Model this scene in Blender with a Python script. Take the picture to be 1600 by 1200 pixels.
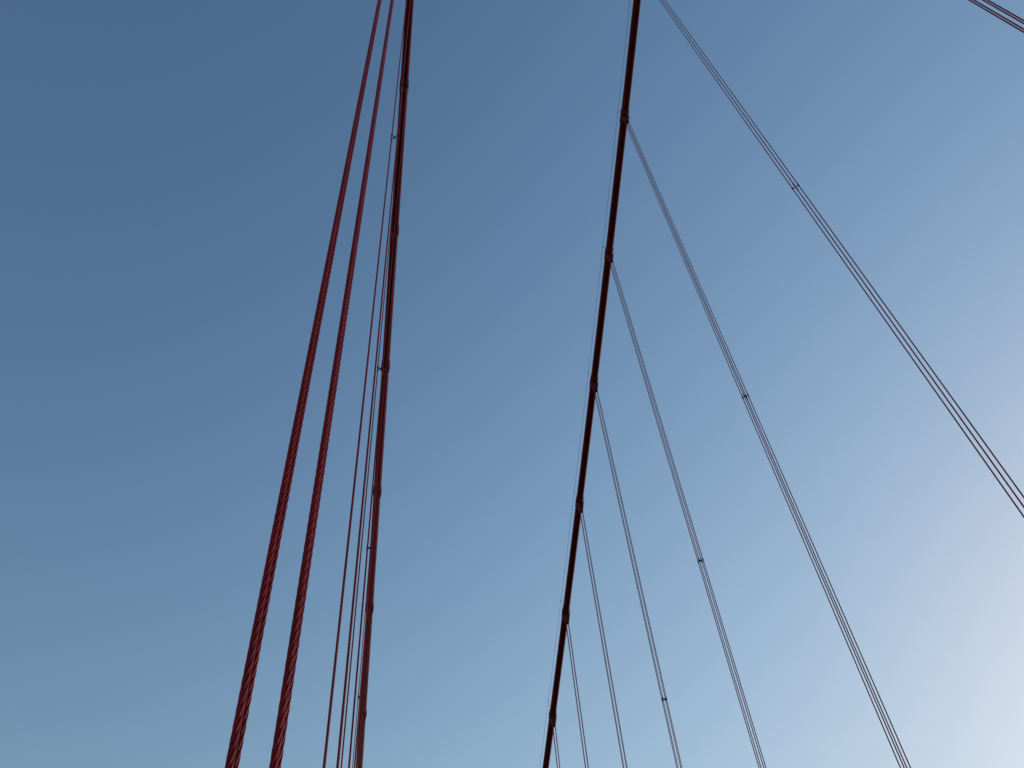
import bpy, math
import numpy as np
from mathutils import Matrix, Vector

for o in list(bpy.data.objects):
    bpy.data.objects.remove(o)
scene = bpy.context.scene
COL = scene.collection

# ------------------------------------------------------------------ camera
CAM_X, CAM_Z = 1.0283, 1.62
F_PX = 1376.245
YAW, PITCH, ROLL = 0.2944, 0.8749, -0.1606
PPX, PPY = 71.265, 48.03
cy_, sy_ = math.cos(YAW), math.sin(YAW)
cp_, sp_ = math.cos(PITCH), math.sin(PITCH)
fwd = Vector((sy_ * cp_, cy_ * cp_, sp_))
rgt = Vector((cy_, -sy_, 0))
up = rgt.cross(fwd)
cr_, sr_ = math.cos(ROLL), math.sin(ROLL)
r2 = cr_ * rgt + sr_ * up
u2 = -sr_ * rgt + cr_ * up
cam_data = bpy.data.cameras.new('camera')
cam = bpy.data.objects.new('camera', cam_data)
COL.objects.link(cam)
m = Matrix((r2, u2, -fwd)).transposed().to_4x4()
m.translation = Vector((CAM_X, 0, CAM_Z))
cam.matrix_world = m
cam_data.sensor_width = 36
cam_data.lens = F_PX / 1600 * 36
cam_data.shift_x = -PPX / 1600
cam_data.shift_y = PPY / 1600
cam_data.clip_start = 0.05
cam_data.clip_end = 20000
scene.camera = cam

# ------------------------------------------------------------------ sky and light (low veiled sun, off to the right)
SUN_AZ, SUN_EL = math.radians(60), math.radians(17)      # azimuth clockwise from +Y
world = bpy.data.worlds.new('World')
scene.world = world
world.use_nodes = True
wn = world.node_tree
bg = wn.nodes['Background']
sky = wn.nodes.new('ShaderNodeTexSky')
sky.sky_type = 'NISHITA'
sky.sun_disc = False
sky.sun_elevation = SUN_EL
sky.sun_rotation = SUN_AZ
sky.altitude = 70
sky.air_density = 1.6
sky.dust_density = 0.5
sky.ozone_density = 3.0
# colour response of the camera to the sky, channel by channel
sep = wn.nodes.new('ShaderNodeSeparateColor')
com = wn.nodes.new('ShaderNodeCombineColor')
wn.links.new(sky.outputs[0], sep.inputs[0])
def mnode(op, a=None, b=None):
    nd = wn.nodes.new('ShaderNodeMath'); nd.operation = op
    for j, q in enumerate((a, b)):
        if q is None: continue
        if isinstance(q, (int, float)): nd.inputs[j].default_value = q
        else: wn.links.new(q, nd.inputs[j])
    return nd.outputs[0]
for i, (p_, b_) in enumerate(((2.11, -1.071), (2.275, -1.166), (2.521, -1.238))):
    v_ = sep.outputs[i]
    shoulder = mnode('DIVIDE', v_, mnode('ADD', mnode('MULTIPLY', v_, 0.5), 1.0))
    wn.links.new(mnode('MULTIPLY', mnode('POWER', shoulder, p_), math.exp(b_) / 0.1448), com.inputs[i])
wn.links.new(com.outputs[0], bg.inputs['Color'])
bg.inputs['Strength'].default_value = 0.1
sun_data = bpy.data.lights.new('sun', 'SUN')
sun = bpy.data.objects.new('sun', sun_data)
COL.objects.link(sun)
sun_data.energy = 1.25
sun_data.angle = math.radians(10)
sun_data.color = (1.0, 0.86, 0.78)
sd = Vector((math.sin(SUN_AZ) * math.cos(SUN_EL), math.cos(SUN_AZ) * math.cos(SUN_EL), math.sin(SUN_EL)))
sun.rotation_euler = sd.to_track_quat('Z', 'Y').to_euler()
scene.view_settings.view_transform = 'Standard'
scene.view_settings.look = 'None'
scene.view_settings.gamma = 1
scene.view_settings.exposure = 0.534

# ------------------------------------------------------------------ materials
def paint(name, col, rough=0.5, dirt=0.35, scale=3.0, wires=0.0):
    mt = bpy.data.materials.new(name)
    mt.use_nodes = True
    nt = mt.node_tree
    b = nt.nodes['Principled BSDF']
    b.inputs['Roughness'].default_value = rough
    b.inputs['Specular IOR Level'].default_value = 0.12
    tc = nt.nodes.new('ShaderNodeTexCoord')
    n1 = nt.nodes.new('ShaderNodeTexNoise')
    n1.inputs['Scale'].default_value = scale
    n1.inputs['Detail'].default_value = 6
    nt.links.new(tc.outputs['Object'], n1.inputs['Vector'])
    rp = nt.nodes.new('ShaderNodeValToRGB')
    rp.color_ramp.elements[0].position = 0.35
    rp.color_ramp.elements[1].position = 0.65
    rp.color_ramp.elements[0].color = tuple(c * (1 - dirt) for c in col) + (1,)
    rp.color_ramp.elements[1].color = tuple(col) + (1,)
    nt.links.new(n1.outputs['Fac'], rp.inputs['Fac'])
    nt.links.new(rp.outputs['Color'], b.inputs['Base Color'])
    n2 = nt.nodes.new('ShaderNodeTexNoise')
    n2.inputs['Scale'].default_value = scale * 12
    nt.links.new(tc.outputs['Object'], n2.inputs['Vector'])
    bp = nt.nodes.new('ShaderNodeBump')
    bp.inputs['Strength'].default_value = 0.12
    bp.inputs['Distance'].default_value = 0.004
    nt.links.new(n2.outputs['Fac'], bp.inputs['Height'])
    nt.links.new(bp.outputs['Normal'], b.inputs['Normal'])
    return mt

M_ROPE = paint('rope_paint', (0.29, 0.010, 0.018), 0.45, 0.3, 2.0)
M_CABLE = paint('cable_paint', (0.16, 0.009, 0.011), 0.7, 0.35, 0.9)
M_BAND = paint('band_paint', (0.13, 0.009, 0.010), 0.6, 0.4, 3.0)
M_STEEL = paint('fitting_paint', (0.09, 0.010, 0.013), 0.5, 0.4, 6.0)
M_HAND = paint('hand_rope_paint', (0.12, 0.05, 0.045), 0.5, 0.3, 4.0)
M_ROAD = paint('asphalt', (0.055, 0.055, 0.055), 0.9, 0.3, 0.5)
M_WALK = paint('concrete', (0.13, 0.125, 0.12), 0.85, 0.25, 0.7)
M_WATER = paint('sea', (0.015, 0.035, 0.045), 0.15, 0.3, 0.01)

# ------------------------------------------------------------------ mesh helpers
def mesh_np(name, v, f, smooth=True):
    me = bpy.data.meshes.new(name)
    me.from_pydata(np.asarray(v, float).tolist(), [], f if isinstance(f, list) else f.tolist())
    if smooth:
        me.polygons.foreach_set('use_smooth', np.ones(len(me.polygons), bool))
    me.update()
    return me

class MB:
    def __init__(s): s.v = []; s.f = []
    def add(s, v, f):
        b = len(s.v); s.v += [tuple(map(float, p)) for p in v]; s.f += [tuple(b + i for i in q) for q in f]
    def box(s, c, ax, ay, az, bev=0.0):
        c, ax, ay, az = (np.array(q, float) for q in (c, ax, ay, az))
        v = [c + i * ax + j * ay + k * az for i in (-1, 1) for j in (-1, 1) for k in (-1, 1)]
        s.add(v, [(0, 1, 3, 2), (4, 6, 7, 5), (0, 4, 5, 1), (2, 3, 7, 6), (0, 2, 6, 4), (1, 5, 7, 3)])
    def lathe(s, p, d, prof, n=20):
        """profile (distance along d, radius) round the axis through p"""
        d = Vector(d).normalized()
        a = d.orthogonal().normalized(); b = d.cross(a)
        p = Vector(p); v = []; f = []
        for t, r in prof:
            for i in range(n):
                q = 2 * math.pi * i / n
                v.append(p + d * t + (a * math.cos(q) + b * math.sin(q)) * r)
        for j in range(len(prof) - 1):
            for i in range(n):
                k = (i + 1) % n
                f.append((j * n + i, j * n + k, (j + 1) * n + k, (j + 1) * n + i))
        f.append(tuple(range(n))[::-1]); f.append(tuple(range((len(prof) - 1) * n, len(prof) * n)))
        s.add(v, f)
    def tube(s, pts, r, n=8):
        v, f = sweep(pts, lambda k: circle(r, n)); s.add(v, f)
    def build(s, name, smooth=True): return mesh_np(name, s.v, s.f, smooth)

def circle(r, n):
    a = np.arange(n) * 2 * math.pi / n
    return np.stack([np.cos(a) * r, np.sin(a) * r], 1)

def sweep(pts, sect):
    """sweep a cross-section along a path lying near a plane; frame kept untwisted"""
    pts = np.array(pts, float); N = len(pts)
    t = np.gradient(pts, axis=0); t /= np.linalg.norm(t, axis=1)[:, None]
    ref = np.array([0., 1., 0.]) if abs(t[0][1]) < 0.8 else np.array([1., 0., 0.])
    v = []; n = None
    for k in range(N):
        a = ref - t[k] * (ref @ t[k]); a /= np.linalg.norm(a); b = np.cross(t[k], a)
        c = sect(k); n = len(c)
        v.append(pts[k] + c[:, :1] * a + c[:, 1:] * b)
    v = np.concatenate(v)
    i = np.arange(n); j = (i + 1) % n
    f = []
    for k in range(N - 1):
        q = np.stack([k * n + i, k * n + j, (k + 1) * n + j, (k + 1) * n + i], 1)
        f += q.tolist()
    f.append(list(range(n))[::-1]); f.append(list(range((N - 1) * n, N * n)))
    return v.tolist(), f

# ------------------------------------------------------------------ scene-graph helpers
def link(name, me, mat, parent=None, loc=(0, 0, 0)):
    o = bpy.data.objects.new(name, me)
    COL.objects.link(o)
    o.location = loc
    if me is not None and mat is not None and not me.materials:
        me.materials.append(mat)
    if parent is not None:
        o.parent = parent
    return o

def thing(name, label, cat, loc, group=None):
    o = bpy.data.objects.new(name, None)
    o.empty_display_size = 0.5
    COL.objects.link(o)
    o.location = loc
    o['label'] = label; o['category'] = cat
    if group: o['group'] = group
    return o

def structure(name, me, mat):
    o = link(name, me, mat); o['kind'] = 'structure'; return o

# ------------------------------------------------------------------ bridge measures
W = 27.43                      # distance between the two main cables
S = 15.24                      # distance between suspenders
Y0 = 22.4299                   # suspender number 0
Z0, A1, A2 = 128.93807 + CAM_Z, -0.574059, 0.000637
RC = 0.475                     # main cable radius
RR = 0.0345                    # suspender rope radius
WB, LB = 0.347, 0.290          # rope spacing across and along the bridge
BX = {0: 0.1075, 1: 0.0}
def cz(y): return Z0 + A1 * y + A2 * y * y
def cslope(y): return A1 + 2 * A2 * y

# ------------------------------------------------------------------ setting (below the frame: what the light bounces from)
def slab(x0, x1, y0, y1, z0, z1):
    mb = MB(); mb.box(((x0 + x1) / 2, (y0 + y1) / 2, (z0 + z1) / 2), ((x1 - x0) / 2, 0, 0), (0, (y1 - y0) / 2, 0), (0, 0, (z1 - z0) / 2))
    return mb
structure('road', slab(3.6, W - 3.6, -250, 700, -0.9, -0.15).build('road', False), M_ROAD)
structure('pavement', slab(-0.9, 3.6, -250, 700, -0.9, 0.0).build('pavement', False), M_WALK)
structure('pavement', slab(W - 3.6, W + 0.9, -250, 700, -0.9, 0.0).build('pavement', False), M_WALK)
mb = MB(); mb.add([(-9000, -9000, -67), (9000, -9000, -67), (9000, 9000, -67), (-9000, 9000, -67)], [(0, 1, 2, 3)])
structure('water', mb.build('water', False), M_WATER)

# ------------------------------------------------------------------ main cables
def cable_frame(y):
    s = cslope(y); t = Vector((0, 1, s)).normalized(); n = Vector((0, -t.z, t.y))
    return t, n

def make_cable(side, label):
    x = W * side
    root = thing('main_cable', label, 'bridge cable', (x, 0, cz(0)), 'main cables of the suspension bridge')
    ys = np.linspace(-60, 330, 131)
    pts = [(0, y, cz(y) - cz(0)) for y in ys]
    v, f = sweep(pts, lambda k: circle(RC, 40))
    link('wrapped_cable', mesh_np('wrapped_cable', v, f), M_CABLE, root)
    # the two hand ropes above the cable, carried by the stanchions on the bands
    for s in (-1, 1):
        hp = []
        for k in range(-4, 20):
            for fr in (0, .25, .5, .75):
                y = Y0 + S * (k + fr); t, n = cable_frame(y)
                sag = 0.10 * 4 * fr * (1 - fr)
                p = Vector((s * HX, y, cz(y) - cz(0))) + n * (HZ - sag)
                hp.append(tuple(p))
        v, f = sweep(hp, lambda k: circle(HR, 6))
        link('hand_rope', mesh_np('hand_rope', v, f), M_HAND, root)
    for k in range(-1, 8):
        y = Y0 + S * k; t, n = cable_frame(y); c = Vector((0, y, cz(y) - cz(0)))
        mb = MB()
        rb = RC + 0.014
        # sleeve with flared ends, rope grooves between raised collars
        prof = [(-0.84, RC + .004), (-0.83, rb - .01), (-.79, rb)]
        for g in (-LB / 2, LB / 2):
            gg = g / math.cos(math.atan(cslope(y)))
            prof += [(gg - .10, rb), (gg - .09, rb + .028), (gg - .045, rb + .028), (gg - .03, rb + .015), (gg + .03, rb + .015), (gg + .045, rb + .028), (gg + .09, rb + .028), (gg + .10, rb)]
        prof += [(.79, rb), (.83, rb - .01), (.84, RC + .004)]
        mb.lathe(c, t, prof, 32)
        band = link('cable_band', mb.build('cable_band'), M_BAND, root)
        # bolted flanges along both sides
        X = Vector((1, 0, 0))
        for s in (-1, 1):
            for a, b in ((-.78, -.28), (.28, .78)):
                fb = MB()
                fb.box(c + X * s * (rb + .005) + t * (a + b) / 2, X * .03, t * (b - a) / 2, n * .06)
                for q in (.16, .5, .84):
                    fb.lathe(c + X * s * (rb + .012) + t * (a + (b - a) * q) - n * .13, n, [(0, .026), (.26, .026)], 6)
                link('bolted_flange', fb.build('bolted_flange', False), M_BAND, band)
        # stanchion frame standing on the band, carrying the hand ropes
        st = MB(); b0 = c - t * .7
        for s in (-1, 1):
            st.tube([tuple(b0 + X * s * .30 + n * .36), tuple(b0 + X * s * HX + n * HZ)], .016, 6)
            st.lathe(b0 + X * s * HX + n * (HZ - .1), n, [(0, .05), (.2, .05)], 8)
        link('hand_rope_post', st.build('hand_rope_post'), M_STEEL, root)
    return root

HX, HZ, HR = 0.42, 2.2, 0.018

# ------------------------------------------------------------------ suspenders
LAY = 0.86
def rope_mesh(side, k, s, b):
    """s = -1 outer/left leg, +1 right leg; b = -1 near, +1 far. Coordinates relative to the suspender's base"""
    yk = Y0 + S * k
    y = b * LB / 2
    zc = cz(yk + y)
    bx = BX[side]
    x0 = bx + s * WB / 2
    zt = zc - 1.9
    fine = side == 0 and k <= 1
    a_, h_ = RC + .065, (RC + .065) / math.cos(math.atan(cslope(yk)))
    if fine:
        dz = LAY / (16 if k <= 0 else 10)
        z = np.arange(-0.3, zt, dz)
    else:
        z = np.linspace(-0.3, zt, 12)
    pts = [(x0, y, q) for q in z]
    # gather collar, then splay out to the side of the band and over the top
    for q in np.linspace(0, 1, 9)[1:]:
        w = q * q * (3 - 2 * q)
        pts.append((x0 + (s * a_ - x0) * w, y, zt + (zc - zt) * q))
    for q in np.linspace(0, math.pi / 2, 10)[1:]:
        pts.append((s * a_ * math.cos(q), y, zc + h_ * math.sin(q)))
    pts = np.array(pts)
    if fine:
        ns = 6; m = 9 if k < 0 else (6 if k == 0 else 4); rs = RR / 3 * .93; R0 = RR - rs
        # outline of six strands: arcs of each strand circle
        aa = np.linspace(-2.0, 2.0, m)
        ang0 = np.arange(ns) * 2 * math.pi / ns
        prof = []
        for q in ang0:
            for t in aa:
                prof.append((R0 * math.cos(q) + rs * math.cos(q + t), R0 * math.sin(q) + rs * math.sin(q + t)))
        prof = np.array(prof)
        ph = (k * 1.7 + s * .9 + b * .5)
        L = np.concatenate([[0], np.cumsum(np.linalg.norm(np.diff(pts, axis=0), axis=1))])
        def sect(i):
            t = TWIST * L[i] / LAY * 2 * math.pi + ph
            c_, s_ = math.cos(t), math.sin(t)
            return prof @ np.array([[c_, s_], [-s_, c_]])
        v, f = sweep(pts, sect)
    else:
        v, f = sweep(pts, lambda i: circle(RR, 10))
    return mesh_np('rope_leg', v, f, not (fine and False))
TWIST = 1.0

def spacer_mesh(side, zs):
    mb = MB(); bx = BX[side]
    c = Vector((bx, 0, zs))
    for s in (-1, 1):
        for b in (-1, 1):
            p = Vector((bx + s * WB / 2, b * LB / 2, zs))
            mb.lathe(p - Vector((0, 0, .17)), (0, 0, 1), [(0, .045), (.02, .053), (.30, .053), (.32, .045)], 12)
            d = p - c; d.z = 0; n = Vector((-d.y, d.x, 0)).normalized()
            mb.box(c + d * .5, d * .5, n * .012, (0, 0, .035))
    mb.lathe(c - Vector((0, 0, .09)), (0, 0, 1), [(0, .045), (.18, .045)], 10)
    return mb.build('rope_spacer', False)

def gather_mesh(side, k):
    """cast saddle block under the band that draws the four legs together"""
    zc = cz(Y0 + S * k); mb = MB(); bx = BX[side]
    hy = LB / 2 + .06
    v = []
    for z, hx, x in ((zc - 2.0, WB / 2 + .055, bx), (zc - 1.75, WB / 2 + .08, bx), (zc - .35, RC + .06, 0)):
        for sx, sy in ((-1, -1), (1, -1), (1, 1), (-1, 1)):
            v.append((x + sx * hx, sy * hy, z))
    mb.add(v, [(0, 3, 2, 1), (8, 9, 10, 11)] + [(4 * j + i, 4 * j + (i + 1) % 4, 4 * j + 4 + (i + 1) % 4, 4 * j + 4 + i) for j in (0, 1) for i in range(4)])
    return mb.build('rope_clamp', False)

SPZ = {-1: 58.5, 0: 55.04 + CAM_Z, 1: 50.94 + CAM_Z, 2: 47.89 + CAM_Z, 3: 44.56 + CAM_Z, 4: 41.2 + CAM_Z, 5: 38 + CAM_Z, 6: 35 + CAM_Z}
def make_suspender(side, k, label):
    root = thing('suspender', label, 'suspender rope', (W * side, Y0 + S * k, 0), 'suspender ropes hanging from the main cables')
    for s in (-1, 1):
        for b in (-1, 1):
            link('rope_leg', rope_mesh(side, k, s, b), M_ROPE, root)
    if k in SPZ:
        link('rope_spacer', spacer_mesh(side, SPZ[k]), M_STEEL, root)
    link('rope_clamp', gather_mesh(side, k), M_BAND, root)
    return root

make_cable(0, 'long red main cable on the left with thin ropes close along its left side')
make_cable(1, 'dark red main cable right of centre with slanting suspender ropes fanning out to its right')
LEFT = {
 -1: 'thick twisted red suspender ropes at far left, nearest the camera, strands clearly visible',
  0: 'leftmost thin suspender, between the thick twisted ropes and the left main cable',
  1: 'second thin suspender beside the left main cable, its small spacer halfway up the picture',
  2: 'third thin suspender beside the left main cable, its spacer at about three quarters down',
  3: 'fourth thin suspender beside the left main cable, its spacer close above the bottom edge',
  4: 'suspender close against the left main cable, hung from its third lowest visible band',
  5: 'suspender almost hidden along the left main cable, hung from its second lowest visible band',
  6: 'suspender almost hidden along the left main cable, hung from its lowest visible band'}
RIGHT = {
 -1: 'pair of dark ropes cutting across the top right corner of the sky',
  0: 'long diagonal suspender running from the top edge to the right edge',
  1: 'suspender hung from the topmost visible band of the right main cable, four close dark lines',
  2: 'suspender hung from the second band from the top of the right main cable',
  3: 'suspender hung from the third band from the top of the right main cable',
  4: 'double line suspender hung from the third lowest visible band of the right main cable',
  5: 'short double line suspender hung from the second lowest visible band of the right main cable',
  6: 'shortest suspender, hung from the lowest visible band of the right main cable'}
for k in range(-1, 7):
    make_suspender(0, k, LEFT[k])
for k in range(-1, 7):
    make_suspender(1, k, RIGHT[k])
